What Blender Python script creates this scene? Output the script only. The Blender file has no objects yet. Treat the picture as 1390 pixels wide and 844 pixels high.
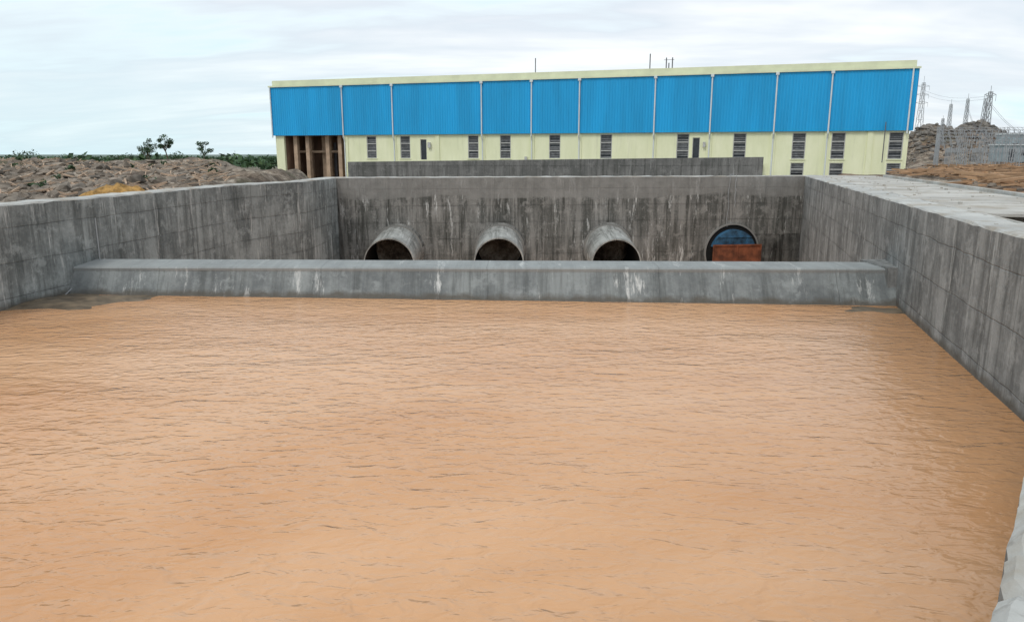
import bpy, bmesh, math, random
from mathutils import Vector, noise, Matrix
random.seed(7)
sc = bpy.context.scene
sc.view_settings.view_transform='Standard'
sc.view_settings.look='None'
sc.view_settings.exposure=0

# ---------------------------------------------------------------- materials
class NT:
    def __init__(s,name):
        s.m=bpy.data.materials.new(name); s.m.use_nodes=True
        s.t=s.m.node_tree; s.b=s.t.nodes['Principled BSDF']
    def n(s,typ,**kw):
        nd=s.t.nodes.new(typ)
        for k,v in kw.items():
            if k in nd.inputs.keys(): nd.inputs[k].default_value=v
            else: setattr(nd,k,v)
        return nd
    def l(s,a,b): s.t.links.new(a,b)
    def noise(s,vec,scale,detail=4,rough=.55,dist=0):
        nd=s.n('ShaderNodeTexNoise'); nd.inputs['Scale'].default_value=scale
        nd.inputs['Detail'].default_value=detail; nd.inputs['Roughness'].default_value=rough
        nd.inputs['Distortion'].default_value=dist
        if vec is not None: s.l(vec,nd.inputs['Vector'])
        return nd.outputs['Fac']
    def mapping(s,vec,scale=(1,1,1),loc=(0,0,0),rot=(0,0,0)):
        nd=s.n('ShaderNodeMapping'); nd.inputs['Scale'].default_value=scale
        nd.inputs['Location'].default_value=loc; nd.inputs['Rotation'].default_value=rot
        s.l(vec,nd.inputs['Vector']); return nd.outputs['Vector']
    def ramp(s,fac,stops):
        nd=s.n('ShaderNodeValToRGB'); cr=nd.color_ramp
        while len(cr.elements)<len(stops): cr.elements.new(.5)
        for e,(p,c) in zip(cr.elements,stops):
            e.position=p; e.color=(c[0],c[1],c[2],1) if hasattr(c,'__len__') else (c,c,c,1)
        s.l(fac,nd.inputs['Fac']); return nd.outputs['Color']
    def mix(s,fac,a,b,mode='MIX'):
        nd=s.n('ShaderNodeMix'); nd.data_type='RGBA'; nd.blend_type=mode
        for sock,v in ((nd.inputs[0],fac),(nd.inputs[6],a),(nd.inputs[7],b)):
            if isinstance(v,bpy.types.NodeSocket): s.l(v,sock)
            elif isinstance(v,(int,float)):
                sock.default_value = v if sock==nd.inputs[0] else (v,v,v,1)
            else: sock.default_value=(v[0],v[1],v[2],1)
        return nd.outputs[2]
    def math(s,op,a,b=0.,clamp=False):
        nd=s.n('ShaderNodeMath'); nd.operation=op; nd.use_clamp=clamp
        for i,v in ((0,a),(1,b)):
            if isinstance(v,bpy.types.NodeSocket): s.l(v,nd.inputs[i])
            else: nd.inputs[i].default_value=v
        return nd.outputs[0]
    def bump(s,h,strength=.5,dist=.05):
        nd=s.n('ShaderNodeBump'); nd.inputs['Strength'].default_value=strength
        nd.inputs['Distance'].default_value=dist
        s.l(h,nd.inputs['Height']); s.l(nd.outputs['Normal'],s.b.inputs['Normal'])
    def pos(s): return s.n('ShaderNodeNewGeometry').outputs['Position']
    def uv(s): return s.n('ShaderNodeTexCoord').outputs['UV']
    def obj(s): return s.n('ShaderNodeTexCoord').outputs['Object']

def concrete(name,dark,light,streak=.5,seed=0,band=None,pw=2.4,ph=1.2,wet=True,white=.6,panel=.85,lines=.6,stain=.7,wscale=2.2,lip=False):
    k=NT(name); uv=k.mapping(k.uv(),loc=(seed*13.7,0,0))
    n1=k.noise(uv,.42,5,.68)
    st=k.noise(k.mapping(uv,scale=(1.7,.15,1)),1.0,5,.7,.4)
    fine=k.noise(uv,7,4,.7)
    v=k.math('ADD',k.math('MULTIPLY',n1,1-streak),k.math('MULTIPLY',st,streak))
    v=k.math('ADD',k.math('MULTIPLY',v,.85),k.math('MULTIPLY',fine,.15))
    col=k.ramp(v,[(.43,dark),(.5,[(a+b)/2 for a,b in zip(dark,light)]),(.56,light)])
    br=k.n('ShaderNodeTexBrick'); wob=k.n('ShaderNodeVectorMath'); wob.operation='ADD'
    wn=k.n('ShaderNodeTexNoise'); wn.inputs['Scale'].default_value=.9; wn.inputs['Detail'].default_value=3; k.l(uv,wn.inputs['Vector'])
    sc_=k.n('ShaderNodeVectorMath'); sc_.operation='SCALE'; sc_.inputs['Scale'].default_value=.13
    k.l(wn.outputs['Color'],sc_.inputs[0]); k.l(uv,wob.inputs[0]); k.l(sc_.outputs[0],wob.inputs[1])
    k.l(wob.outputs[0],br.inputs['Vector'])
    br.offset=0.0; br.inputs['Scale'].default_value=1
    br.inputs['Brick Width'].default_value=pw; br.inputs['Row Height'].default_value=ph
    br.inputs['Mortar Size'].default_value=.022; br.inputs['Mortar Smooth'].default_value=.8
    br.inputs['Color1'].default_value=(panel,panel,panel*.99,1); br.inputs['Color2'].default_value=(1.18,1.18,1.18,1)
    br.inputs['Mortar'].default_value=(.5,.5,.5,1)
    lf=k.math('MULTIPLY',k.ramp(k.noise(k.mapping(uv,loc=(3,7,0)),.5,3,.7),[(.40,.1),(.58,1)]),lines)
    col=k.mix(lf,col,br.outputs['Color'],'MULTIPLY')
    sy=k.n('ShaderNodeSeparateXYZ'); k.l(wob.outputs[0],sy.inputs[0])
    fz=k.math('FRACT',k.math('DIVIDE',sy.outputs[1],ph))
    lift=k.ramp(fz,[(0,.0),(.12,1),(.9,.85),(1,.1)])
    col=k.mix(k.math('MULTIPLY',lf,.35),col,lift,'MULTIPLY')
    ds=k.noise(k.mapping(uv,scale=(2.2,.12,1),loc=(5,3,0)),1.0,5,.75)
    col=k.mix(k.math('MULTIPLY',k.ramp(ds,[(.50,0),(.62,1)]),stain),col,(dark[0]*.5,dark[1]*.5,dark[2]*.47))
    ws=k.noise(k.mapping(uv,scale=(wscale,.22,1),loc=(41,9,0)),1.0,6,.78)
    col=k.mix(k.math('MULTIPLY',k.ramp(ws,[(.57,0),(.65,1)]),white),col,(.55,.55,.53))
    ps=k.noise(k.mapping(uv,loc=(17,2,0)),1.1,6,.75)
    col=k.mix(k.math('MULTIPLY',k.ramp(ps,[(.54,0),(.62,1)]),.5),col,[x*1.3 for x in light])
    pz=k.n('ShaderNodeSeparateXYZ'); k.l(k.pos(),pz.inputs[0])
    if band is not None:
        e=k.math('ADD',pz.outputs[2],k.math('MULTIPLY',k.noise(k.mapping(uv,scale=(.16,.5,1)),1,4,.65),1.5))
        f=k.math('MULTIPLY',k.math('SUBTRACT',e,band+.75),7,True)
        sm=k.ramp(k.noise(uv,.8,4,.65),[(.35,(.18,.175,.163)),(.65,(.265,.258,.242))])
        col=k.mix(k.math('MULTIPLY',f,.78),col,sm)
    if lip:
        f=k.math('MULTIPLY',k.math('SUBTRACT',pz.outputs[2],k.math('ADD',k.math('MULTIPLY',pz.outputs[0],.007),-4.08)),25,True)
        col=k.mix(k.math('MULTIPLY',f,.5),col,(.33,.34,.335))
    if wet:
        e=k.math('ADD',pz.outputs[2],k.math('MULTIPLY',k.noise(uv,1.2,4,.65),.5))
        f=k.math('MULTIPLY',k.math('SUBTRACT',-4.5,e),6,True)
        g=k.math('MULTIPLY',k.math('SUBTRACT',26.6,pz.outputs[1]),4,True)
        f=k.math('MULTIPLY',f,g)
        col=k.mix(k.math('MULTIPLY',f,.78),col,(.08,.068,.052))
    k.l(col,k.b.inputs['Base Color']); k.b.inputs['Roughness'].default_value=.88
    h=k.math('ADD',k.math('MULTIPLY',fine,.6),k.math('MULTIPLY',br.outputs['Fac'],-.5))
    k.bump(h,.75,.045)
    return k.m

M={}
M['wall_l']=concrete('concrete_left',(.115,.125,.123),(.29,.305,.297),.4,1,pw=3.6,ph=1.15,white=.65,panel=.78,stain=.6)
M['wall_r']=concrete('concrete_right',(.12,.122,.119),(.275,.275,.267),.4,2,pw=3.0,ph=1.15,white=.5,panel=.80,stain=.6)
M['wall_b']=concrete('concrete_back',(.085,.085,.077),(.24,.232,.216),.7,3,band=-3.15,pw=2.6,wet=False,white=.95,lines=.5,stain=.9,wscale=1.4)
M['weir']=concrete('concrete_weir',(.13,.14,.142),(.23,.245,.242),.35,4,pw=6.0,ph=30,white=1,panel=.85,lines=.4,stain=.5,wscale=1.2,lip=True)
M['parapet']=concrete('concrete_parapet',(.12,.12,.113),(.20,.195,.185),.5,5,wet=False,white=.3,ph=.9)
M['pipe']=concrete('concrete_pipe',(.18,.18,.17),(.37,.37,.35),.3,6,pw=50,ph=50,wet=False,white=.7,lines=.1)

def topmat(name,a,b,s=0):
    k=NT(name); p=k.mapping(k.pos(),loc=(s,s,0))
    n=k.noise(p,.5,6,.62); f=k.noise(p,9,4,.7)
    col=k.ramp(n,[(.35,a),(.6,b)])
    col=k.mix(k.ramp(f,[(.55,0),(.75,.35)]),col,(a[0]*.6,a[1]*.58,a[2]*.55))
    d=k.noise(p,.6,6,.7)
    col=k.mix(k.ramp(d,[(.50,0),(.62,.65)]),col,(.29,.24,.18))
    d=k.noise(p,2.6,5,.75)
    col=k.mix(k.ramp(d,[(.60,0),(.68,.45)]),col,(.16,.14,.12))
    k.l(col,k.b.inputs['Base Color']); k.b.inputs['Roughness'].default_value=.9
    k.bump(f,.5,.02); return k.m
M['top']=topmat('concrete_coping',(.34,.335,.32),(.50,.495,.47))
M['slab']=topmat('concrete_walkway_mat',(.34,.32,.29),(.50,.48,.445),9)

def simple(name,c,rough=.6,var=.25,scale=3,metal=0,stretch=(1,1,1),bump=0):
    k=NT(name); p=k.mapping(k.obj(),scale=stretch)
    n=k.noise(p,scale,4,.6)
    lo=[x*(1-var) for x in c]; hi=[min(1,x*(1+var*.6)) for x in c]
    k.l(k.ramp(n,[(.35,lo),(.65,hi)]),k.b.inputs['Base Color'])
    k.b.inputs['Roughness'].default_value=rough; k.b.inputs['Metallic'].default_value=metal
    if bump: k.bump(n,bump,.05)
    return k.m
M['blue']=simple('blue_sheet_cladding',(.006,.36,.71),.5,.14,.5,0,(1,1,.12))
k=NT('cream_plaster'); p=k.obj()
n=k.noise(k.mapping(p,scale=(1,1,.3)),.8,5,.65); s_=k.noise(k.mapping(p,scale=(1.5,1.5,.14),loc=(4,0,2)),1,5,.7)
col=k.ramp(n,[(.35,(.73,.75,.49)),(.65,(.82,.83,.58))])
col=k.mix(k.ramp(s_,[(.54,0),(.7,.3)]),col,(.45,.44,.32))
sp=k.n('ShaderNodeSeparateXYZ'); k.l(p,sp.inputs[0])
lowf=k.math('MULTIPLY',k.math('SUBTRACT',-2.2,k.math('ADD',sp.outputs[2],k.math('MULTIPLY',n,.9))),1.4,True)
col=k.mix(k.math('MULTIPLY',lowf,.5),col,(.35,.31,.22))
k.l(col,k.b.inputs['Base Color']); k.b.inputs['Roughness'].default_value=.85; M['cream']=k.m
M['creamroof']=simple('cream_fascia_paint',(.72,.75,.52),.6,.10,.5)
M['white']=simple('white_downpipe_plastic',(.66,.70,.70),.5,.08,1)
M['frame']=simple('grey_steel_frame',(.46,.46,.44),.5,.15,3)
M['louver']=simple('louver_metal',(.17,.175,.18),.5,.4,2.5)
M['glass']=simple('dark_glass',(.03,.035,.045),.12,.3,2)
M['brown']=simple('brown_board',(.25,.15,.10),.85,.35,1.5,0,(1,1,.2))
M['column']=simple('bare_concrete_column',(.42,.30,.21),.9,.25,1.2)
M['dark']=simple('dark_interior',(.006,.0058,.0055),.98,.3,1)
M['rust']=simple('rusty_orange_steel',(.19,.058,.024),.8,.5,1.6,0,(1,1,1),.3)
M['bluesteel']=simple('blue_painted_steel',(.03,.10,.18),.6,.7,1.7)
M['galv']=simple('galvanised_steel',(.33,.34,.35),.5,.2,1)
M['dsteel']=simple('dark_steel',(.12,.12,.13),.6,.2,1)
M['bark']=simple('bark',(.12,.09,.06),.95,.3,4)
M['rock']=simple('rubble_rock',(.215,.178,.143),.95,.75,.5,0,(1,1,1))
M['rock2']=simple('mound_rock',(.17,.15,.13),.95,.6,.5,0,(1,1,1))
M['timber']=simple('timber_scrap',(.42,.26,.15),.9,.6,.35)
M['straw']=simple('straw_yellow',(.38,.22,.07),.95,.5,2.5,0,(1,1,1),.8)
M['cabin']=simple('cabin_paint',(.30,.36,.38),.6,.2,1)

k=NT('foliage'); n=k.noise(k.pos(),1.3,3)
oi=k.n('ShaderNodeNewGeometry')
col=k.ramp(k.math('ADD',k.math('MULTIPLY',n,.5),k.math('MULTIPLY',oi.outputs['Random Per Island'],.5)),[(.3,(.03,.065,.03)),(.6,(.055,.11,.045)),(.8,(.10,.16,.06))])
k.l(col,k.b.inputs['Base Color']); k.b.inputs['Roughness'].default_value=.8; M['leaf']=k.m

k=NT('rubble_ground'); p=k.pos()
a=k.noise(p,.06,3,.6); b=k.noise(p,.45,6,.75); c=k.noise(p,3,4,.75)
col=k.ramp(k.math('ADD',k.math('MULTIPLY',b,.7),k.math('MULTIPLY',c,.3)),[(.42,(.05,.038,.028)),(.49,(.15,.118,.088)),(.54,(.24,.195,.15)),(.60,(.43,.375,.31))])
red=k.ramp(a,[(.45,0),(.6,.5)])
sx=k.n('ShaderNodeSeparateXYZ'); k.l(p,sx.inputs[0])
rside=k.math('MULTIPLY',k.math('SUBTRACT',sx.outputs[0],10),.1,True)
red=k.math('MULTIPLY',red,k.math('ADD',k.math('MULTIPLY',rside,.75),.25))
col=k.mix(red,col,(.30,.18,.11))
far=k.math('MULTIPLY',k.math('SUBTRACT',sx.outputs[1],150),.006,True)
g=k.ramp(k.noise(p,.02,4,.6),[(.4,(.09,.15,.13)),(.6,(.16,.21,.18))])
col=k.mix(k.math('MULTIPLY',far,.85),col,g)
gs=k.ramp(k.noise(p,.2,5,.7),[(.57,0),(.65,.45)])
col=k.mix(gs,col,(.095,.10,.045))
k.l(col,k.b.inputs['Base Color']); k.b.inputs['Roughness'].default_value=.95
k.bump(k.math('ADD',b,k.math('MULTIPLY',c,.4)),1,.35)
M['ground']=k.m

k=NT('wet_mud'); n=k.noise(k.pos(),2.5,4,.65)
k.l(k.ramp(n,[(.35,(.085,.065,.045)),(.65,(.21,.155,.10))]),k.b.inputs['Base Color'])
k.b.inputs['Roughness'].default_value=.35; k.bump(n,.7,.05); M['mud']=k.m

# muddy water : turbid body (diffuse) under a rippled reflective surface
k=NT('muddy_water'); p=k.pos(); k.t.nodes.remove(k.b)
out=[n for n in k.t.nodes if n.type=='OUTPUT_MATERIAL'][0]
big=k.noise(k.mapping(p,scale=(.07,.15,1)),1,4,.55,.8)
col=k.ramp(big,[(.34,(.56,.285,.13)),(.5,(.62,.34,.172)),(.66,(.67,.385,.21))])
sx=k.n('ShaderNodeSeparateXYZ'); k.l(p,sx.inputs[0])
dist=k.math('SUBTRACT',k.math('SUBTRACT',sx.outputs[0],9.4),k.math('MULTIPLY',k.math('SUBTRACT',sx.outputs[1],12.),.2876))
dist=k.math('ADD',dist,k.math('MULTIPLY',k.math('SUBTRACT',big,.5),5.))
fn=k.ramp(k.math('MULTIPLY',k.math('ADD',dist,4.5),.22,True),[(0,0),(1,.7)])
col=k.mix(fn,col,(.36,.175,.07))  # right wall's shade and reflection painted into the water colour as darker brown
w1=k.noise(k.mapping(p,scale=(1.15,2.5,1),rot=(0,0,.18)),1.0,2.5,.5,.9)
w2=k.noise(k.mapping(p,scale=(3.1,5.6,1),rot=(0,0,-.28)),1.0,2,.5,.8)
w3=k.noise(k.mapping(p,scale=(.25,.5,1),rot=(0,0,.35)),1.0,1,.5,.3)
h=k.math('ADD',k.math('MULTIPLY',w1,.5),k.math('MULTIPLY',w2,.26))
gust=k.ramp(k.noise(k.mapping(p,scale=(.06,.12,1),loc=(9,4,0)),1,2,.5,.5),[(.36,.7),(.6,1)])
h=k.math('MULTIPLY',h,gust)
h=k.math('ADD',h,k.math('MULTIPLY',w3,.6))
bs=k.n('ShaderNodeBump'); bs.inputs['Strength'].default_value=1; bs.inputs['Distance'].default_value=.125; k.l(h,bs.inputs['Height'])
bd=k.n('ShaderNodeBump'); bd.inputs['Strength'].default_value=1; bd.inputs['Distance'].default_value=.17; k.l(h,bd.inputs['Height'])
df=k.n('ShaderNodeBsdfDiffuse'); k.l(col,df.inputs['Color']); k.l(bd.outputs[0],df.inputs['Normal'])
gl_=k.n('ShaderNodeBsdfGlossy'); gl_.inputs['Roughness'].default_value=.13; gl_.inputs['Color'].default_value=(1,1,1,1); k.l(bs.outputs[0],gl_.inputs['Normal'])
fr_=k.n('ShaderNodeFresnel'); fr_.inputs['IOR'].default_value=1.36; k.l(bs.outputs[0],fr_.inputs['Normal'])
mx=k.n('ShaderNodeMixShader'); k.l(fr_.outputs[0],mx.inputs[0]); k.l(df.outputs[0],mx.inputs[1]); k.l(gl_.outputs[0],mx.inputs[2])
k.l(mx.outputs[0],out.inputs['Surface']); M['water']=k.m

# ---------------------------------------------------------------- mesh helper
class MB:
    def __init__(s): s.v=[];s.f=[];s.uv=[];s.mi=[]
    def face(s,pts,mi=0,uv=None):
        i=len(s.v); s.v+= [tuple(p) for p in pts]; s.f.append(tuple(range(i,i+len(pts))))
        s.uv.append(uv if uv else [(0,0)]*len(pts)); s.mi.append(mi)
    def box(s,x0,x1,y0,y1,z0,z1,mi=0,fn=None):
        c=[(x0,y0,z0),(x1,y0,z0),(x1,y1,z0),(x0,y1,z0),(x0,y0,z1),(x1,y0,z1),(x1,y1,z1),(x0,y1,z1)]
        if fn: c=[tuple(fn(p)) for p in c]
        for q,ax in (((0,3,2,1),0),((4,5,6,7),0),((0,1,5,4),1),((2,3,7,6),1),((1,2,6,5),2),((3,0,4,7),2)):
            pts=[c[i] for i in q]
            if ax==0: uv=[(p[0],p[1]) for p in pts]
            elif ax==1: uv=[(p[0],p[2]) for p in pts]
            else: uv=[(p[1],p[2]) for p in pts]
            s.face(pts,mi,uv)
    def beam(s,a,b,r,mi=0,n=4,r2=None):
        a=Vector(a);b=Vector(b);d=(b-a)
        if d.length<1e-6:return
        d.normalize(); u=d.cross(Vector((0,0,1)))
        if u.length<.01:u=Vector((1,0,0))
        u.normalize(); w=d.cross(u); r2=r if r2 is None else r2
        A=[a+(u*math.cos(t)+w*math.sin(t))*r for t in [2*math.pi*i/n+.785 for i in range(n)]]
        B=[b+(u*math.cos(t)+w*math.sin(t))*r2 for t in [2*math.pi*i/n+.785 for i in range(n)]]
        for i in range(n):
            j=(i+1)%n; s.face([A[i],A[j],B[j],B[i]],mi)
        s.face(A[::-1],mi); s.face(B,mi)
    def make(s,name,mats,parent=None,smooth=False,merge=False):
        me=bpy.data.meshes.new(name); me.from_pydata(s.v,[],s.f)
        ul=me.uv_layers.new(name='UVMap')
        flat=[c for f in s.uv for p in f for c in p]; ul.data.foreach_set('uv',flat)
        me.polygons.foreach_set('material_index',s.mi)
        for m in mats: me.materials.append(m)
        if merge:
            bm=bmesh.new(); bm.from_mesh(me); bmesh.ops.remove_doubles(bm,verts=bm.verts,dist=.0005)
            bmesh.ops.recalc_face_normals(bm,faces=bm.faces); bm.to_mesh(me); bm.free()
        if smooth: me.polygons.foreach_set('use_smooth',[True]*len(me.polygons))
        me.update()
        o=bpy.data.objects.new(name,me); sc.collection.objects.link(o)
        if parent: o.parent=parent
        return o
def empty(name,loc=(0,0,0),rz=0):
    e=bpy.data.objects.new(name,None); e.location=loc; e.rotation_euler=(0,0,rz); sc.collection.objects.link(e); return e

# ---------------------------------------------------------------- basin walls
WT=-1.6; WATER=-5.0; TH=1.1
loop=[(1.62,2.24),(2.48,3.33),(9.4,12.0),(22.4,57.2),(-12.4,52.8),(-12.7,45.3),(-14.9,40.2),(-15.9,28.2),(-16.9,22),(-19,10),(-14,-4),(-1.5,-1.5)]
N=len(loop)
def outn(a,b):
    d=Vector((b[0]-a[0],b[1]-a[1])); d.normalize(); return Vector((d.y,-d.x))
offs=[]
for i in range(N):
    n0=outn(loop[i-1],loop[i]); n1=outn(loop[i],loop[(i+1)%N])
    m=(n0+n1); m.normalize(); offs.append(m/max(.35,m.dot(n0)))
def wall(name,idx,mat,zb=-9.6,rough=.012,chip=0,step=.45):
    mb=MB(); prof=[(0,zb),(0,-6),(0,WT-.05),(.05,WT),(TH-.05,WT),(TH,WT-.05),(TH,-3.2)]
    s0=0
    for a in range(len(idx)-1):
        i,j=idx[a],idx[a+1]
        A=Vector(loop[i]);B=Vector(loop[j]);oA=offs[i];oB=offs[j]
        L=(B-A).length; n=max(1,int(L/step))
        rows=[]
        for q in range(n+1):
            t=q/n; P=A.lerp(B,t);O=oA.lerp(oB,t); r=[]
            for w,(d,z) in enumerate(prof):
                jz=0;jd=0
                if q not in(0,n):
                    if w in(2,3,4,5):
                        jz=rough*noise.noise(Vector((P.x*2,P.y*2,w)))*2
                        jd=rough*noise.noise(Vector((P.x*2.7,P.y*2.7,w+9)))*2
                    if chip and w in (2,3):
                        c_=max(0,noise.fractal(Vector((P.x*5,P.y*5,0)),1,2,3)-.25); jd+=c_*chip*(.8 if w==3 else .35)+random.random()*.004; jz-=c_*chip*.5
                pt=P+O*(d+jd); r.append((pt.x,pt.y,z+jz))
            rows.append((r,s0+t*L))
        for q in range(n):
            (r0,sa),(r1,sb)=rows[q],rows[q+1]
            for w in range(len(prof)-1):
                top= w in (2,3,4)
                if w in(0,1,): uv=[(sa,r0[w][2]),(sb,r1[w][2]),(sb,r1[w+1][2]),(sa,r0[w+1][2])]
                else: uv=[(sa,prof[w][0]),(sb,prof[w][0]),(sb,prof[w+1][0]),(sa,prof[w+1][0])]
                mb.face([r0[w],r1[w],r1[w+1],r0[w+1]],1 if top else 0,uv)
        s0+=L
    return mb.make(name,[mat,M['top']],merge=True)
wall('concrete_basin_wall',[2,3],M['wall_r'],rough=.02)
wall('concrete_headwall',[3,4],M['wall_b'],rough=.02)
wall('concrete_basin_wall',[4,5,6,7,8,9],M['wall_l'],rough=.02)
wall('concrete_basin_wall',[9,10,11,0,1,2],M['wall_r'],rough=.01,chip=.2,step=.05)

# ---------------------------------------------------------------- right walkway slab
R0=Vector((9.4,12.0));R1=Vector((22.4,57.2)); dR=(R1-R0).normalized(); nR=Vector((dR.y,-dR.x)); LR=(R1-R0).length
def rw(p): q=R0+dR*p[0]+nR*p[1]; return (q.x,q.y,p[2])
mb=MB(); g=TH+.004
def rbox(s0,s1,n0,n1,z0,z1,mi=0): mb.box(s0,s1,n0,n1,z0,z1,mi,rw)
zt=WT-.006
rbox(3,5.8,g,5.2,-2.6,zt); rbox(5.8,9.2,g,g+.12,-3.2,zt-.001); rbox(5.8,9.2,4.6,5.2,-3.2,zt)
rbox(9.2,11.0,g,5.2,zt-.08,zt)
q=11.0
for e in (14.5,21,28,36,LR+2): rbox(q+.02,e,g,5.2+random.uniform(-.05,.05),-3.2,zt-random.random()*.02); q=e
mb.make('concrete_walkway',[M['slab']])
mb=MB(); rbox(12,46,5.22,5.45,-2.6,WT+.12)
mb.make('concrete_kerb',[M['top']])

# ---------------------------------------------------------------- weir
mb=MB()
nseg=60
def lerp(a,b,t): return a+(b-a)*t
rows=[]
for i in range(nseg+1):
    t=i/nseg
    w=noise.noise(Vector((t*9,3,1)))*.02
    w2=noise.noise(Vector((t*12,8,1)))*.018
    r=[(lerp(-16.9,13.3,t),lerp(26.25,24.0,t),-8.0),
       (lerp(-16.7,13.35,t),lerp(26.45,24.3,t)+w,-5.0),
       (lerp(-16.5,13.6,t),lerp(26.88,24.88,t)+w2,lerp(-4.20,-3.97,t)+w*.5),
       (lerp(-16.5,13.62,t),lerp(26.86,24.86,t)+w2,lerp(-4.10,-3.86,t)+w*.5),
       (lerp(-16.5,13.65,t),lerp(26.91,24.91,t)+w2,lerp(-4.05,-3.81,t)+w*.5),
       (lerp(-16.3,13.9,t),lerp(28.1,26.35,t)+w,lerp(-3.93,-3.80,t)+w2*.5),
       (lerp(-16.3,13.9,t),lerp(28.15,26.42,t)+w,lerp(-3.98,-3.87,t)),
       (lerp(-16.3,13.9,t),lerp(28.3,26.6,t),-9.6)]
    rows.append(r)
for i in range(nseg):
    a,b=rows[i],rows[i+1]; s=0
    for w in range(7):
        d=(Vector(a[w+1])-Vector(a[w])).length
        mb.face([a[w],b[w],b[w+1],a[w+1]],0,[(a[w][0],s),(b[w][0],s),(b[w+1][0],s+d),(a[w+1][0],s+d)]); s+=d
mb.make('concrete_weir',[M['weir']],merge=True)
mb=MB(); mb.box(12.75,13.9,24.2,26.8,-8,-3.76)
o=mb.make('weir_end_block',[M['wall_r']])
bm=bmesh.new(); bm.from_mesh(o.data); bmesh.ops.remove_doubles(bm,verts=bm.verts,dist=.001)
for v in bm.verts:
    if v.co.y<25 and v.co.z>-5: v.co.y+=.55
bmesh.ops.bevel(bm,geom=bm.edges[:],offset=.02,segments=2,affect='EDGES'); bm.to_mesh(o.data); bm.free()

# ---------------------------------------------------------------- water
def poly_face(pts,z,name,mat):
    mb=MB(); mb.face([(x,y,z) for x,y in pts],0); return mb.make(name,[mat])
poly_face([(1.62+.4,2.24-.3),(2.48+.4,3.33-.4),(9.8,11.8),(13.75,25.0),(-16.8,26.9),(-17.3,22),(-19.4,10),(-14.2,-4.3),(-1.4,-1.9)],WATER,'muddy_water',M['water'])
poly_face([(13.5,26.0),(22.7,57.5),(-12.8,53.1),(-13.2,45.3),(-15.3,40.2),(-16.4,27.9)],-8.3,'tailwater_pool',M['water'])

def mudbank(cx,cy,rx,ry,h,rot):
    mb=MB(); n=36; rings=10; P=[]
    for r in range(rings+1):
        row=[]
        for i in range(n):
            t=2*math.pi*i/n; rr=r/rings
            k_=1+.5*noise.fractal(Vector((math.cos(t)*1.6+cx,math.sin(t)*1.6,cy)),1,2,3)
            x=math.cos(t)*rx*rr*k_; y=math.sin(t)*ry*rr*k_
            X=cx+x*math.cos(rot)-y*math.sin(rot);Y=cy+x*math.sin(rot)+y*math.cos(rot)
            z=WATER+h*(1-rr**1.5*1.6)+.06*noise.noise(Vector((X*1.5,Y*1.5,2)))
            row.append((X,Y,z))
        P.append(row)
    for r in range(rings):
        for i in range(n):
            j=(i+1)%n; mb.face([P[r][i],P[r+1][i],P[r+1][j],P[r][j]])
    mb.make('mud_bank',[M['mud']],smooth=True,merge=True)
mudbank(-15.9,25.1,3.8,1.9,.11,.12)
mudbank(12.4,23.7,2.2,.55,.035,-.05)

# ---------------------------------------------------------------- discharge pipes
hd=(Vector(loop[4])-Vector(loop[3])).normalized(); hn=Vector((hd.y,-hd.x))
def wally(x): return loop[4][1]+(x-loop[4][0])*(loop[3][1]-loop[4][1])/(loop[3][0]-loop[4][0])
def pipe(x,ym,ztop):
    yb=wally(x)+.4; e=empty('discharge_pipe',(x,ym,ztop-1.72))
    n=48; RO=1.72; RI=1.64
    slope=.11
    def ring(y,r,zo=0): return [(math.cos(2*math.pi*i/n)*r,y,math.sin(2*math.pi*i/n)*r+slope*y) for i in range(n)]
    mb=MB(); L=yb-ym
    seq=[(0,RO),(L*.5,RO),(L*.5+.01,RO+.035),(L*.5+.18,RO+.035),(L*.5+.19,RO),(L,RO)]
    for (y0,r0),(y1,r1) in zip(seq,seq[1:]):
        A=ring(y0,r0);B=ring(y1,r1)
        for i in range(n):
            j=(i+1)%n; u0,u1=i/n*10,(i+1)/n*10
            mb.face([A[i],A[j],B[j],B[i]],0,[(u0,y0),(u1,y0),(u1,y1),(u0,y1)])
    A=ring(0,RO);B=ring(0,RI)
    for i in range(n):
        j=(i+1)%n; mb.face([A[i],B[i],B[j],A[j]],0,[(i/n*10,0),(i/n*10,.2),((i+1)/n*10,.2),((i+1)/n*10,0)])
    mb.make('barrel',[M['pipe']],e,merge=True,smooth=False)
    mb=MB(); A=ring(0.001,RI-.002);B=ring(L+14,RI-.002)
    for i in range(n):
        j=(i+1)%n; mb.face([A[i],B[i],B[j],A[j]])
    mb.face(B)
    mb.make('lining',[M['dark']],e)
    mb=MB(); A=ring(L-.75,RO+.12);B=ring(L,RO+.22); C=ring(L-.75,RO-.01)
    for i in range(n):
        j=(i+1)%n; mb.face([A[i],A[j],B[j],B[i]],0,[(i/3,0),(i/3+.3,0),(i/3+.3,.4),(i/3,.4)]); mb.face([A[i],C[i],C[j],A[j]])
    mb.make('collar',[M['wall_b']],e)
pipe(-8.3,49.3,-5.5); pipe(-.9,50.0,-5.55); pipe(7.2,50.4,-5.68)
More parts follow.
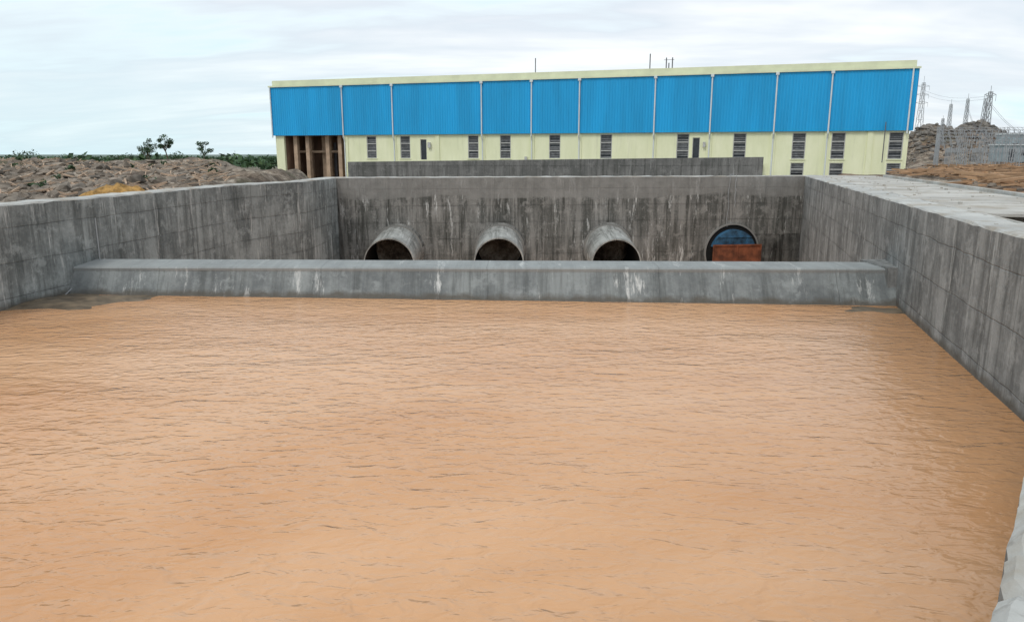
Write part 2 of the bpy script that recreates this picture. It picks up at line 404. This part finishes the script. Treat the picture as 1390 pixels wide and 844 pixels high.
# cut openings in the headwall so that the bores run through it
hw=bpy.data.objects['concrete_headwall']
cm=MB()
for (x,ym,zt_) in ((-8.3,49.3,-5.5),(-.9,50.0,-5.55),(7.2,50.4,-5.68)):
    zc=zt_-1.72; ring_=lambda y:[(x+math.cos(2*math.pi*i/32)*1.67,y,zc+.11*(y-ym)+math.sin(2*math.pi*i/32)*1.67) for i in range(32)]
    A=ring_(wally(x)-.6);B=ring_(wally(x)+2.2)
    for i in range(32):
        j=(i+1)%32; cm.face([A[i],A[j],B[j],B[i]])
    cm.face(A[::-1]);cm.face(B)
co_=cm.make('bore_cutter',[M['dark']],merge=True)
bm=bmesh.new(); bm.from_mesh(hw.data); bmesh.ops.holes_fill(bm,edges=[e for e in bm.edges if e.is_boundary],sides=0); bmesh.ops.recalc_face_normals(bm,faces=bm.faces)
bm.to_mesh(hw.data); bm.free()
md=hw.modifiers.new('bores','BOOLEAN'); md.operation='DIFFERENCE'; md.object=co_; md.solver='EXACT'
dg=bpy.context.evaluated_depsgraph_get(); newme=bpy.data.meshes.new_from_object(hw.evaluated_get(dg))
if len(newme.polygons)>50: hw.data=newme
hw.modifiers.clear(); bpy.data.objects.remove(co_)

X4=16.9; Y4=wally(X4)
e=empty('gated_outlet',(X4,Y4,-7.35),math.atan2(-hd.y,-hd.x))
n=48
def arc(r,y,a0=0,a1=2*math.pi,m=48): return [(math.cos(a0+(a1-a0)*i/m)*r,y,math.sin(a0+(a1-a0)*i/m)*r) for i in range(m+1)]
mb=MB()
A=arc(2.2,-.12);B=arc(2.08,-.12);C=arc(2.2,.05);D=arc(2.08,-.02)
for i in range(n):
    mb.face([A[i],A[i+1],B[i+1],B[i]],0);mb.face([A[i],C[i],C[i+1],A[i+1]],0);mb.face([B[i],B[i+1],D[i+1],D[i]],0)
mb.make('outlet_ring',[M['wall_b']],e)
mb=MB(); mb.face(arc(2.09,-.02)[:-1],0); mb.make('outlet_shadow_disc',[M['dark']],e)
mb=MB()
A=arc(1.75,-.5,math.radians(15),math.radians(165),24);B=arc(1.75,-.05,math.radians(15),math.radians(165),24)
mb.face(A,0)
for i in range(24): mb.face([A[i],B[i],B[i+1],A[i+1]],0)
for xx in (-.8,-.2,.45,1.0): mb.box(xx,xx+.06,-.56,-.5,.6,1.15,0)
mb.box(-1.3,1.3,-.58,-.5,1.16,1.22,0)
mb.make('blue_cover_plate',[M['bluesteel']],e)
mb=MB(); mb.box(-1.75,2.0,-.75,-.62,-1.9,.62); mb.box(-1.8,2.05,-.82,-.75,.54,.66)
for xx in(-1.8,.1,1.96): mb.box(xx,xx+.09,-.82,-.75,-1.9,.53)
mb.make('rusty_gate',[M['rust']],e)

mb=MB()
yy=wally(16.7)
pts=[(16.4+.05*math.sin(i),yy-.12,-1.5-.3*i) for i in range(14)]
for a,b in zip(pts,pts[1:]): mb.beam(a,b,.02)
pts=[(16.9+.04*math.sin(i*2),yy-.1,-1.5-.3*i) for i in range(9)]
for a,b in zip(pts,pts[1:]): mb.beam(a,b,.02)
mb.beam((16.4,yy-.12,-1.5),(16.9,yy+.6,-1.5),.03)
mb.make('hanging_cable',[M['galv']])
mb=MB(); mb.beam((-15.72,27.9,-2.35),(-15.72,27.9,-4.0),.022,n=8); mb.beam((-15.72,27.9,-4.0),(-16.2,26.2,-5.0),.022,n=8)
mb.make('wall_conduit',[M['galv']])

# parapet wall behind headwall
mb=MB()
A=Vector((-13.6,62.2));B=Vector((21.6,64.6)); d=(B-A).normalized(); nn=Vector((-d.y,d.x)); L=(B-A).length
for i in range(30):
    s0,s1=L*i/30,L*(i+1)/30; z0=-.62+.38*i/30; z1=-.62+.38*(i+1)/30
    f=lambda s,o,z:(A.x+d.x*s+nn.x*o,A.y+d.y*s+nn.y*o,z)
    mb.face([f(s0,0,-3.3),f(s1,0,-3.3),f(s1,0,z1),f(s0,0,z0)],0,[(s0,-3.3),(s1,-3.3),(s1,z1),(s0,z0)])
    mb.face([f(s0,0,z0),f(s1,0,z1),f(s1,.4,z1),f(s0,.4,z0)],1)
    mb.face([f(s1,.4,-3.3),f(s0,.4,-3.3),f(s0,.4,z0),f(s1,.4,z1)],0,[(s0,-3.3),(s1,-3.3),(s1,z1),(s0,z0)])
for s,z in((0,-.62),(L,-.24)): mb.face([f(s,0,-3.3),f(s,0,z),f(s,.4,z),f(s,.4,-3.3)],0,[(0,-3),(0,z),(.4,z),(.4,-3)])
mb.make('concrete_parapet_wall',[M['parapet'],M['top']])

# ---------------------------------------------------------------- pump house
BL=79.2; BD=24; GZ=-3.3
bld=empty('pump_house_building',(-32.8,105,0),math.atan2(-23,75.8))
ups=[14.7,19.6,29.1,33.4,39.8,46.2,55.3,61.7,68.1,72.2,78.0]
wins=[(s-.72,s+.72,-.55,2.35,'L') for s in ups]
wins+=[(21.75,22.65,-.7,1.9,'D'),(56.4,57.25,-.55,1.9,'D')]
wins+=[(s-.72,s+.72,-2.4,-.95,'L') for s in (68.1,72.2)]+[(77.28,78.72,-3.2,-.95,'L')]
bay=(1.3,10.6,GZ,2.5)
mb=MB()
allr=[w[:4] for w in wins]+[bay]
xs=sorted(set([0,BL]+[r[0] for r in allr]+[r[1] for r in allr])); zs=sorted(set([GZ,2.8]+[r[2] for r in allr]+[r[3] for r in allr]))
for a,b in zip(xs,xs[1:]):
    for c,d_ in zip(zs,zs[1:]):
        mx,mz=(a+b)/2,(c+d_)/2
        if any(r[0]<mx<r[1] and r[2]<mz<r[3] for r in allr): continue
        mb.face([(a,0,c),(b,0,c),(b,0,d_),(a,0,d_)])
for r in allr:
    a,b,c,d_=r; dp=.3 if r!=bay else .4
    mb.face([(a,0,c),(a,0,d_),(a,dp,d_),(a,dp,c)]);mb.face([(b,0,d_),(b,0,c),(b,dp,c),(b,dp,d_)])
    mb.face([(a,0,d_),(b,0,d_),(b,dp,d_),(a,dp,d_)]);mb.face([(a,0,c),(a,dp,c),(b,dp,c),(b,0,c)])
mb.face([(0,0,GZ),(0,0,2.8),(0,BD,2.8),(0,BD,GZ)]);mb.face([(BL,0,2.8),(BL,0,GZ),(BL,BD,GZ),(BL,BD,2.8)])
mb.face([(0,BD,GZ),(0,BD,2.8),(BL,BD,2.8),(BL,BD,GZ)])
for s in (10.95,18.1,24.2,30.4,36.9,42.9,51.9,58.3,65.3,71.0,75.4): mb.box(s-.28,s+.28,-.12,-.002,GZ,2.48)
mb.make('plaster_walls',[M['cream']],bld)
mb=MB()
for wi,(a,b,c,d_,t) in enumerate(wins):
    if t=='L':
        mb.face([(a,.28,c),(b,.28,c),(b,.28,d_),(a,.28,d_)],2)
        fw=.09
        mb.box(a,a+fw,.05,.2,c,d_,0);mb.box(b-fw,b,.05,.2,c,d_,0);mb.box(a+fw,b-fw,.05,.2,c,c+fw,0);mb.box(a+fw,b-fw,.05,.2,d_-fw,d_,0)
        m=3 if d_-c>2 else 2
        for i in range(1,m): z=c+(d_-c)*i/m; mb.box(a+fw,b-fw,.04,.2,z-.06,z+.06,0)
        ns=int((d_-c)/.2)
        for i in range(ns):
            z=c+.12+i*.2
            if z+.12>d_ or random.random()<.08: continue
            mb.face([(a+fw,.08,z),(b-fw,.08,z),(b-fw,.22,z+.15),(a+fw,.22,z+.15)],1)
        mb.box(a-.08,b+.08,-.1,.04,c-.08,c-.003,3)
    else:
        mb.face([(a,.2,c),(b,.2,c),(b,.2,d_),(a,.2,d_)],2)
        mb.box(a,a+.07,.05,.19,c,d_,0);mb.box(b-.07,b,.05,.19,c,d_,0);mb.box(a+.07,b-.07,.05,.19,d_-.07,d_,0)
mb.make('louvered_windows',[M['frame'],M['louver'],M['glass'],M['cream']],bld)
mb=MB()
mb.box(bay[0],bay[1],7.0,7.1,GZ,3,1)
mb.box(bay[0]-.1,bay[0]-.002,.4,7,GZ,3,1);mb.box(bay[1]+.002,bay[1]+.1,.4,7,GZ,3,1);mb.box(bay[0],bay[1],.4,7,2.52,2.7,1)
for s in (2.4,4.3,7.4,9.3): mb.box(s,s+.55,.6,1.2,GZ,2.5,0)
for s in (3.2,5.4,6.3,8.3): mb.box(s,s+.6,3.0,3.5,GZ,2.5,0)
mb.box(bay[0],bay[1],2.2,2.4,.2,.5,0)
mb.box(5.0,7.2,3.8,3.9,GZ,1.6,2)
mb.make('open_bay',[M['column'],M['brown'],M['dsteel']],bld)
mb=MB(); pitch=.33; x=-.3; pr=[]
while x<BL+.3:
    for dx,dy in ((0,0),(.2,0),(.235,-.05),(.295,-.05)): pr.append((x+dx,-.3+dy))
    x+=pitch
pr=[q for q in pr if q[0]<BL+.3]
for (a,ya),(b,yb) in zip(pr,pr[1:]): mb.face([(a,ya,2.5),(b,yb,2.5),(b,yb,9.0),(a,ya,9.0)])
mb.face([(-.3,-.3,2.5),(-.3,-.3,9),(-.3,BD+.3,9),(-.3,BD+.3,2.5)]);mb.face([(BL+.3,-.3,9),(BL+.3,-.3,2.5),(BL+.3,BD+.3,2.5),(BL+.3,BD+.3,9)])
mb.face([(-.3,BD+.3,2.5),(-.3,BD+.3,9),(BL+.3,BD+.3,9),(BL+.3,BD+.3,2.5)]);mb.face([(-.3,-.3,2.5),(-.3,0,2.5),(BL+.3,0,2.5),(BL+.3,-.3,2.5)])
mb.make('blue_cladding',[M['blue']],bld)
mb=MB()
mb.box(-.4,BL+.4,-.5,-.36,8.88,9.08,0)
mb.box(.1,BL,-.2,BD,9.0,9.75,0)
mb.face([(.1,-.2,9.75),(BL,-.2,9.75),(BL,BD/2,10.1),(.1,BD/2,10.1)],0);mb.face([(.1,BD,9.75),(BL,BD,9.75),(BL,BD/2,10.1),(.1,BD/2,10.1)],0)
mb.make('roof_fascia',[M['creamroof']],bld)
mb=MB()
for s in (10.8,18.1,30.4,36.9,42.9,51.9,58.3,65.3,71.0,-.15,78.9):
    mb.beam((s,-.46,2.2),(s,-.46,8.9),.085,n=8)
    if 0<s<78:
        mb.beam((s,-.46,2.2),(s,-.2,1.7),.08,n=8);mb.beam((s,-.2,1.7),(s,-.2,GZ),.075,n=8)
        mb.box(s-.18,s+.18,-.6,-.4,8.6,8.9)
mb.make('downpipes',[M['white']],bld)
mb=MB()
for s,h in((37.0,1.7),(51.0,1.7),(52.9,1.2),(53.6,1.2),(53.2,.6)): mb.beam((s,1,9.8),(s,1,9.85+h),.07,n=6)
mb.beam((52.6,1,10.8),(53.8,1,10.8),.03); mb.beam((76.7,-.7,-.9),(76.7,-.7,3.4),.05,n=6)
mb.make('roof_masts',[M['dsteel']],bld)
mb=MB()
mb.box(22.9,23.3,-.3,-.13,.8,1.5,0);mb.box(57.6,57.9,-.3,-.13,.8,1.4,0);mb.box(36.0,36.3,-.3,-.13,-.9,-.3,0)
for s in (26,45,63.5): mb.box(s,s+.9,-.9,-.1,-1.6,-1.0,0)
mb.make('wall_boxes',[M['frame']],bld)

# ---------------------------------------------------------------- terrain
def ss(a,b,x):
    t=min(1,max(0,(x-a)/(b-a))); return t*t*(3-2*t)
def sdist(x,y):
    inside=False; best=1e9
    for i in range(N):
        ax,ay=loop[i];bx,by=loop[(i+1)%N]
        if (ay>y)!=(by>y) and x<(bx-ax)*(y-ay)/(by-ay)+ax: inside=not inside
        dx,dy=bx-ax,by-ay; t=max(0,min(1,((x-ax)*dx+(y-ay)*dy)/(dx*dx+dy*dy)))
        best=min(best,math.hypot(x-ax-t*dx,y-ay-t*dy))
    return -best if inside else best
def fr(x,y,s,o=4): return noise.fractal(Vector((x*s,y*s,3.3)),1.0,2.1,o)
def height(x,y):
    base=-3.4+.25*fr(x,y,.02)
    ml=ss(0,7,-(x+.335*y)) if y>20 else ss(-17,-21,x)
    if x<-14:
        if y<70: ml=max(ml,ss(-17.3,-20,x))
        heaps=max(0,fr(x+7,y,.11,3))**1.0
        ridge=-2.4+1.05*ss(30,88,y)+ .5*fr(x,y,.045,3)*ss(25,50,y)+.65*heaps*ss(28,45,y)+.34*fr(x,y,.35,5)
        ridge+=.55*math.exp(-((x+57)/8)**2-((y-84)/10)**2)+.45*math.exp(-((x+36)/6)**2-((y-95)/10)**2)+.25*math.exp(-((x+27)/4)**2-((y-52)/5)**2)
        ridge=ridge+( -3.4-ridge)*ss(112,190,y)
        base=base+(ridge-base)*ml*(1-ss(-150,-260,x)*0.5)
    mr=ss(0,6,(x-.50*y-1.2)) if y>70 else ss(15,18,x-.28*(y-14)+3)
    if x>12 and y>5:
        r=-1.95+.34*fr(x,y,.3,5)
        r=r+(-2.6-r)*ss(110,200,y)
        base=base+(r-base)*mr
        d=math.hypot((x-87)/13,(y-150)/13)
        base+=7.6*math.exp(-d*d*1.1)*(1+.35*fr(x,y,.14,5))+3.2*math.exp(-((x-106)/9)**2-((y-152)/12)**2)
    if math.hypot(x,y)>400: base+=fr(x,y,.002,3)*2.0
    if -22<x<30 and -10<y<65:
        d=sdist(x,y)
        if d<.5: return -9.5
        if 0.5<=d<7 and x>5 and y<62: base=min(base,-3.1)
        elif d<1.8: base=min(base,-1.95)
    return base
def axis(segs,f0,f1,grow=1.22):
    out=[]
    for a,b,s in segs:
        n=int(round((b-a)/s)); out+=[a+(b-a)*i/n for i in range(n)]
    out.append(segs[-1][1])
    st=segs[0][2]; x=out[0]; pre=[]
    while x>f0: st*=grow; x-=st; pre.append(x)
    st=segs[-1][2]; x=out[-1]
    while x<f1: st*=grow; x+=st; out.append(x)
    return pre[::-1]+out
X=axis([(-90,-22,.5),(-22,30,.5),(30,125,1.0)],-4000,4000)
Y=axis([(-8,62,.5),(62,112,.6),(112,180,1.0)],-600,5000)
vs=[(x,y,height(x,y)) for y in Y for x in X]
nx=len(X); fs=[(j*nx+i,j*nx+i+1,(j+1)*nx+i+1,(j+1)*nx+i) for j in range(len(Y)-1) for i in range(nx-1)]
me=bpy.data.meshes.new('ground'); me.from_pydata(vs,[],fs); me.materials.append(M['ground'])
o=bpy.data.objects.new('ground',me); sc.collection.objects.link(o)

def ico():
    t=(1+5**.5)/2
    v=[(-1,t,0),(1,t,0),(-1,-t,0),(1,-t,0),(0,-1,t),(0,1,t),(0,-1,-t),(0,1,-t),(t,0,-1),(t,0,1),(-t,0,-1),(-t,0,1)]
    f=[(0,11,5),(0,5,1),(0,1,7),(0,7,10),(0,10,11),(1,5,9),(5,11,4),(11,10,2),(10,7,6),(7,1,8),(3,9,4),(3,4,2),(3,2,6),(3,6,8),(3,8,9),(4,9,5),(2,4,11),(6,2,10),(8,6,7),(9,8,1)]
    return [Vector(q).normalized() for q in v],f
IV,IF=ico()
def rocks(name,gen,n,mat):
    V=[];F=[]
    for _ in range(n):
        x,y,s=gen(); z=height(x,y)
        if z<-5: continue
        sx,sy,sz=s*random.uniform(.7,1.5),s*random.uniform(.7,1.3),s*random.uniform(.4,.9); a=random.random()*6.3; i0=len(V)
        for q in IV:
            j=random.uniform(.65,1.25); px,py=q.x*sx*j,q.y*sy*j
            V.append((x+px*math.cos(a)-py*math.sin(a),y+px*math.sin(a)+py*math.cos(a),z+sz*.2+q.z*sz*j))
        F+=[tuple(i0+k for k in f) for f in IF]
    me=bpy.data.meshes.new(name); me.from_pydata(V,[],F); me.materials.append(mat)
    o=bpy.data.objects.new(name,me); sc.collection.objects.link(o); return o
def gl():
    while True:
        y=24+random.random()**1.2*85; r=random.uniform(.33,.78); x=(-r*y-1.5 if r*y>19 else -20-random.random()*8)
        if noise.noise(Vector((x*.12,y*.12,7)))>random.uniform(-.35,.3): break
    return x,y,.05+.5*random.random()**5
rocks('rubble',gl,6500,M['rock'])
def gm():
    a=random.random()*6.3;r=abs(random.gauss(0,9)); return 87+r*math.cos(a)*1.3,148+r*math.sin(a),.15+.6*random.random()**3
rocks('rock_mound_rubble',gm,2600,M['rock2'])
def gr():
    y=random.uniform(24,120); return 19+ (y-14)*.28+random.random()*y*.6,y,.06+.3*random.random()**3
rocks('gravel_debris',gr,1800,M['rock'])
mb=MB()
for _ in range(1700):
    y=random.uniform(34,112); x=19+(y-14)*.30+random.random()*(y*.5)
    if x<y*.53 and y>70: continue
    z=height(x,y)+random.uniform(.03,.55); a=random.gauss(.3,.7); L=random.uniform(.8,4.6)
    dx,dy=math.cos(a)*L/2,math.sin(a)*L/2; dz=random.uniform(-.16,.16)
    mb.beam((x-dx,y-dy,z-dz),(x+dx,y+dy,z+dz),random.uniform(.03,.13),0)
mb.make('timber_pile',[M['timber']])
mb=MB()
for _ in range(480):
    y=random.uniform(40,95); r=random.uniform(.38,.7); x=-r*y; z=height(x,y)+.1; a=random.random()*3.1; L=random.uniform(.5,2.4)
    mb.beam((x-math.cos(a)*L/2,y-math.sin(a)*L/2,z-.1),(x+math.cos(a)*L/2,y+math.sin(a)*L/2,z+.2),random.uniform(.02,.08))
mb.make('scrap_debris',[M['column']])
mb=MB(); P=[]
for j in range(12):
    row=[]
    for i in range(36):
        t=i/36*6.283; rr=j/11; k_=1+.35*noise.noise(Vector((math.cos(t)*2,math.sin(t)*2,5)))
        x=-22.2+math.cos(t)*2.1*rr*k_; y=42+math.sin(t)*1.3*rr*k_
        row.append((x,y,-2.4+.7*(1-rr*rr)+.22*noise.fractal(Vector((x*2.2,y*2.2,0)),1,2,4)))
    P.append(row)
for j in range(11):
    for i in range(36): i2=(i+1)%36; mb.face([P[j][i],P[j+1][i],P[j+1][i2],P[j][i2]])
mb.make('straw_heap',[M['straw']],merge=True)

# ---------------------------------------------------------------- vegetation
def leafcloud(mb,c,r,n,sz,flat=.6):
    for _ in range(n):
        d=Vector((random.gauss(0,1),random.gauss(0,1),random.gauss(0,1))); d.normalize(); d*=r*random.random()**.4
        d.z*=flat; p=Vector(c)+d
        a=Vector((random.gauss(0,1),random.gauss(0,1),random.gauss(0,1))).normalized(); b=a.cross(Vector((random.random(),random.random(),random.random()+.1))).normalized()
        s=sz*random.uniform(.5,1.3); mb.face([p-a*s,p+b*s*.6,p+a*s,p-b*s*.6],1)
def tree(x,y,h,w,flat=.5,dens=1):
    z=height(x,y)-.1; mb=MB(); b=Vector((x,y,z)); t=b+Vector((random.uniform(-.3,.3),0,h*.4)); mb.beam(b,t,h*.028,0,7,h*.018)
    for i in range(9):
        a=i/9*6.283+random.random(); e_=t+Vector((math.cos(a)*w*random.uniform(.1,.5),math.sin(a)*w*random.uniform(.1,.5),h*random.uniform(.0,.5)))
        mb.beam(t-Vector((0,0,h*.1*random.random())),e_,h*.013,0,5,h*.005)
        leafcloud(mb,e_,w*random.uniform(.12,.26),int(100*dens),h*.034,flat)
    mb.make('acacia_tree',[M['bark'],M['leaf']])
tree(-55.8,116,3.6,2.6,.7);tree(-52.6,115,4.0,2.8,.75);tree(-48.8,119,3.5,2.5,.6);tree(-54.2,112,2.6,3.0,.7)
def bush(x,y,h,w,n=180):
    z=height(x,y); mb=MB()
    for i in range(5): a=random.random()*6.28; mb.beam((x,y,z-.1),(x+math.cos(a)*w*.4,y+math.sin(a)*w*.4,z+h*.7),.03,0,4,.01)
    for i in range(5): leafcloud(mb,(x+random.uniform(-.4,.4)*w,y+random.uniform(-.3,.3)*w,z+h*random.uniform(.3,.75)),w*.3,n//5,.13,.8)
    mb.make('shrub',[M['bark'],M['leaf']])
bush(-30.8,95,1.8,1.5,260);bush(-55,86,1.1,3.0,240)
bush(-50.5,113,1.3,2.4,220);bush(-58,113,1.2,2.6,220)
for _ in range(16):
    y=random.uniform(40,105); r=random.uniform(.36,.68); bush(-r*y,y,random.uniform(.25,.6),random.uniform(.5,1.2),80)
mb=MB()
for _ in range(620):
    y=random.uniform(150,420); x=-y*random.uniform(.3,.78); z=height(x,y)
    leafcloud(mb,(x,y,z+1.1),random.uniform(1.2,3.4),16,.8,.6)
for _ in range(120):
    y=random.uniform(260,500); x=y*random.uniform(.5,.8); z=height(x,y)
    leafcloud(mb,(x,y,z+1.2),random.uniform(1.5,3.5),16,.9,.6)
mb.make('distant_tree_line',[M['bark'],M['leaf']])

# ---------------------------------------------------------------- pylons & substation
def mast(x,y,zb,zt,wb,wt,name='lattice_pylon',arms=0,r=.07,seg=9):
    mb=MB(); c=lambda t,i:(x+(wb+(wt-wb)*t)/2*(1,1,-1,-1)[i],y+(wb+(wt-wb)*t)/2*(1,-1,-1,1)[i],zb+(zt-zb)*t)
    for i in range(4): mb.beam(c(0,i),c(1,i),r)
    for k_ in range(seg):
        t0,t1=k_/seg,(k_+1)/seg
        for i in range(4):
            j=(i+1)%4; mb.beam(c(t0,i),c(t1,j),r*.6); mb.beam(c(t1,i),c(t1,j),r*.6)
    for a in range(arms):
        z=zt-(zt-zb)*.1*(a+.4)
        for s in(-1,1):
            mb.beam((x,y,z+.4),(x+s*wb*.8,y,z),r*.8);mb.beam((x,y,z-.4),(x+s*wb*.8,y,z),r*.8);mb.beam((x+s*wb*.8,y,z),(x+s*wb*.8,y,z-1.2),r*.5)
    mb.beam((x,y,zt),(x,y,zt+(zt-zb)*.08),r*.6)
    mb.make(name,[M['galv']])
mast(118,220,-3,20.0,2.2,.6,arms=3,r=.07)
mast(86.3,150,-2,9.6,.9,.35,r=.055,seg=14);mast(89.5,150,-2,10.6,.9,.35,r=.055,seg=14)
mast(92.5,148,-2,11.8,1.4,.5,arms=1,r=.075);mast(94.2,152,-2,10.8,1.2,.4,r=.06)
mast(80.5,142,0,6.5,.7,.3,r=.05)
mb=MB()
for z0 in (0,.5):
    for (a,b) in (((92.5,148,11.2-z0),(72,118,2.6)),((92.5,148,10-z0),(84,120,2)),((118,220,18-z0*2),(92.5,148,11-z0)),((89.5,150,9.5-z0),(70,112,3))):
        a=Vector(a);b=Vector(b)
        pp=[a.lerp(b,i/8)-Vector((0,0,1.2*math.sin(math.pi*i/8))) for i in range(9)]
        for p_,q_ in zip(pp,pp[1:]): mb.beam(p_,q_,.022)
mb.make('power_lines',[M['dsteel']])
e=empty('substation_gantry',(0,0,0)); mb=MB()
for row,yy in enumerate((100,106,112,118,125)):
    px=[yy*.55+1.5+i*3.6 for i in range(5)]
    hz=1.7+.65*row
    for x in px:
        for dx in(-.2,.2):
            mb.beam((x+dx,yy,-2.4),(x+dx*.6,yy,hz+.5*(row%2)),.04)
        for q in range(7): z=-2.2+q*(hz+2.2)/7; mb.beam((x-.2,yy,z),(x+.2,yy,z+(hz+2.2)/7),.025)
    for dz in (0,.4): mb.beam((px[0],yy,hz-dz),(px[-1],yy,hz-dz),.04)
    for q in range(20): x=px[0]+(px[-1]-px[0])*q/20; mb.beam((x,yy,hz),(x+.5,yy,hz-.4),.025)
    for x in px[:-1]:
        for q in(.8,1.8,2.8): mb.beam((x+q,yy-1.5,-2.4),(x+q,yy-1.5,.2),.05); mb.beam((x+q,yy-1.5,.2),(x+q,yy-1.5,.9),.09,n=6); mb.beam((x+q,yy,hz-.4),(x+q,yy,hz-1.2),.06,n=6)
mb.make('lattice_frames',[M['galv']],e)
mb=MB()
for b_ in range(4):
    a=Vector((56.5+b_*3.6+.8,100,1.3)); b=Vector((72+b_*3.6,125,3.9))
    pp=[a.lerp(b,j/10)-Vector((0,0,.25*abs(math.sin(math.pi*j/2.5)))) for j in range(11)]
    for p_,q_ in zip(pp,pp[1:]): mb.beam(p_,q_,.02)
mb.make('busbars',[M['dsteel']],e)
def cabin(x,y,w,d_,h,z):
    e=empty('site_cabin',(x,y,z),.15); mb=MB(); mb.box(0,w,0,d_,0,h)
    for i in range(int(w/.4)): mb.box(i*.4,i*.4+.12,-.03,-.002,.1,h-.1)
    mb.make('body',[M['cabin']],e)
    mb=MB(); mb.box(-.15,w+.15,-.2,d_+.2,h+.003,h+.18); mb.make('roof',[M['white']],e)
    mb=MB(); mb.box(w*.2,w*.2+.9,-.06,-.035,.1,2.0); mb.box(w*.6,w*.6+1.1,-.06,-.035,1,1.9); mb.make('door_and_window',[M['glass']],e)
cabin(79.5,122,5.5,3,2.6,-1.2);cabin(86,128,6,3,2.6,-.4);cabin(83,126,3,3,3.4,-.2)
mb=MB()
for i in range(14):
    x=58+i*2.3; y=96+i*.6; mb.beam((x,y,-2.3),(x,y,-.4),.04)
    if i:
        for z in(-.6,-1,-1.6): mb.beam((x-2.3,y-.6,z),(x,y,z),.015)
mb.make('wire_fence',[M['galv']])
V=MB()
for _ in range(110):
    s=random.uniform(0,46); n_=random.uniform(.3,5.0); q=R0+dR*s+nR*n_
    if 5.6<s<9.4 and n_>1.0: continue
    r=random.uniform(.012,.05); z=WT+r*.3
    V.box(q.x-r,q.x+r*1.2,q.y-r,q.y+r,z-r,z+r*.6)
for _ in range(50):
    q=Vector(loop[1]).lerp(Vector(loop[0]),random.uniform(-.6,1)); nq=outn(loop[0],loop[1]); q=q+nq*random.uniform(.05,.9)
    r=random.uniform(.004,.014); z=WT+r*.3
    V.box(q.x-r,q.x+r*1.2,q.y-r,q.y+r,z-r,z+r*.6)
V.make('concrete_chips',[M['slab']])

# ---------------------------------------------------------------- world, sun, camera
w=bpy.data.worlds.new('World'); sc.world=w; w.use_nodes=True; t=w.node_tree; bg=t.nodes['Background']
class WN(NT):
    def __init__(s): s.t=t; s.b=bg
k=WN()
sky=k.n('ShaderNodeTexSky'); sky.sky_type='NISHITA'; sky.sun_disc=False
sky.sun_elevation=math.radians(52); sky.sun_rotation=math.radians(215)
dv=k.n('ShaderNodeTexCoord').outputs['Generated']
sp=k.n('ShaderNodeSeparateXYZ'); k.l(dv,sp.inputs[0])
zz=k.math('ADD',k.math('MAXIMUM',sp.outputs[2],0.),.16)
cb=k.n('ShaderNodeCombineXYZ'); k.l(k.math('DIVIDE',sp.outputs[0],zz),cb.inputs[0]); k.l(k.math('DIVIDE',sp.outputs[1],zz),cb.inputs[1])
cn=k.noise(k.mapping(cb.outputs[0],scale=(.36,.9,1),loc=(3.2,1.4,0)),1.0,5,.55,.5)
cn2=k.noise(k.mapping(cb.outputs[0],scale=(.8,2.0,1),loc=(8,4,0)),1.0,5,.55,.3)
cv=k.math('ADD',k.math('MULTIPLY',cn,.68),k.math('MULTIPLY',cn2,.32))
cloud=k.ramp(cv,[(.38,(.72,.99,1.06)),(.46,(.92,1.03,1.08)),(.505,(.83,.90,.97)),(.55,(.92,.97,1.02)),(.62,(1.10,1.13,1.14))])
hz_=k.ramp(sp.outputs[2],[(0,.6),(.08,.35),(.18,0)])
lf_=k.ramp(k.math('MULTIPLY',sp.outputs[0],-1.),[(0,.1),(.45,1)])
cloud=k.mix(k.math('MULTIPLY',hz_,lf_),cloud,(.68,.95,1.02))
skc=k.mix(1.0,sky.outputs[0],(.11,.11,.11),'MULTIPLY')
col=k.mix(.91,skc,cloud)
k.l(col,bg.inputs['Color']); bg.inputs['Strength'].default_value=1.0

sd=bpy.data.lights.new('sun','SUN'); sd.energy=1.3; sd.angle=math.radians(16); sd.color=(1,.96,.9)
so=bpy.data.objects.new('sun',sd); sc.collection.objects.link(so)
az=math.radians(215); el=math.radians(52)
d=Vector((math.sin(az)*math.cos(el),math.cos(az)*math.cos(el),math.sin(el)))
so.rotation_euler=d.to_track_quat('Z','Y').to_euler()
cd=bpy.data.cameras.new('camera'); cd.sensor_width=36; cd.lens=25.9; cd.clip_end=9000; cd.clip_start=.1
co=bpy.data.objects.new('camera',cd); co.location=(0,0,0); co.rotation_euler=(math.radians(78),0,0)
sc.collection.objects.link(co); sc.camera=co
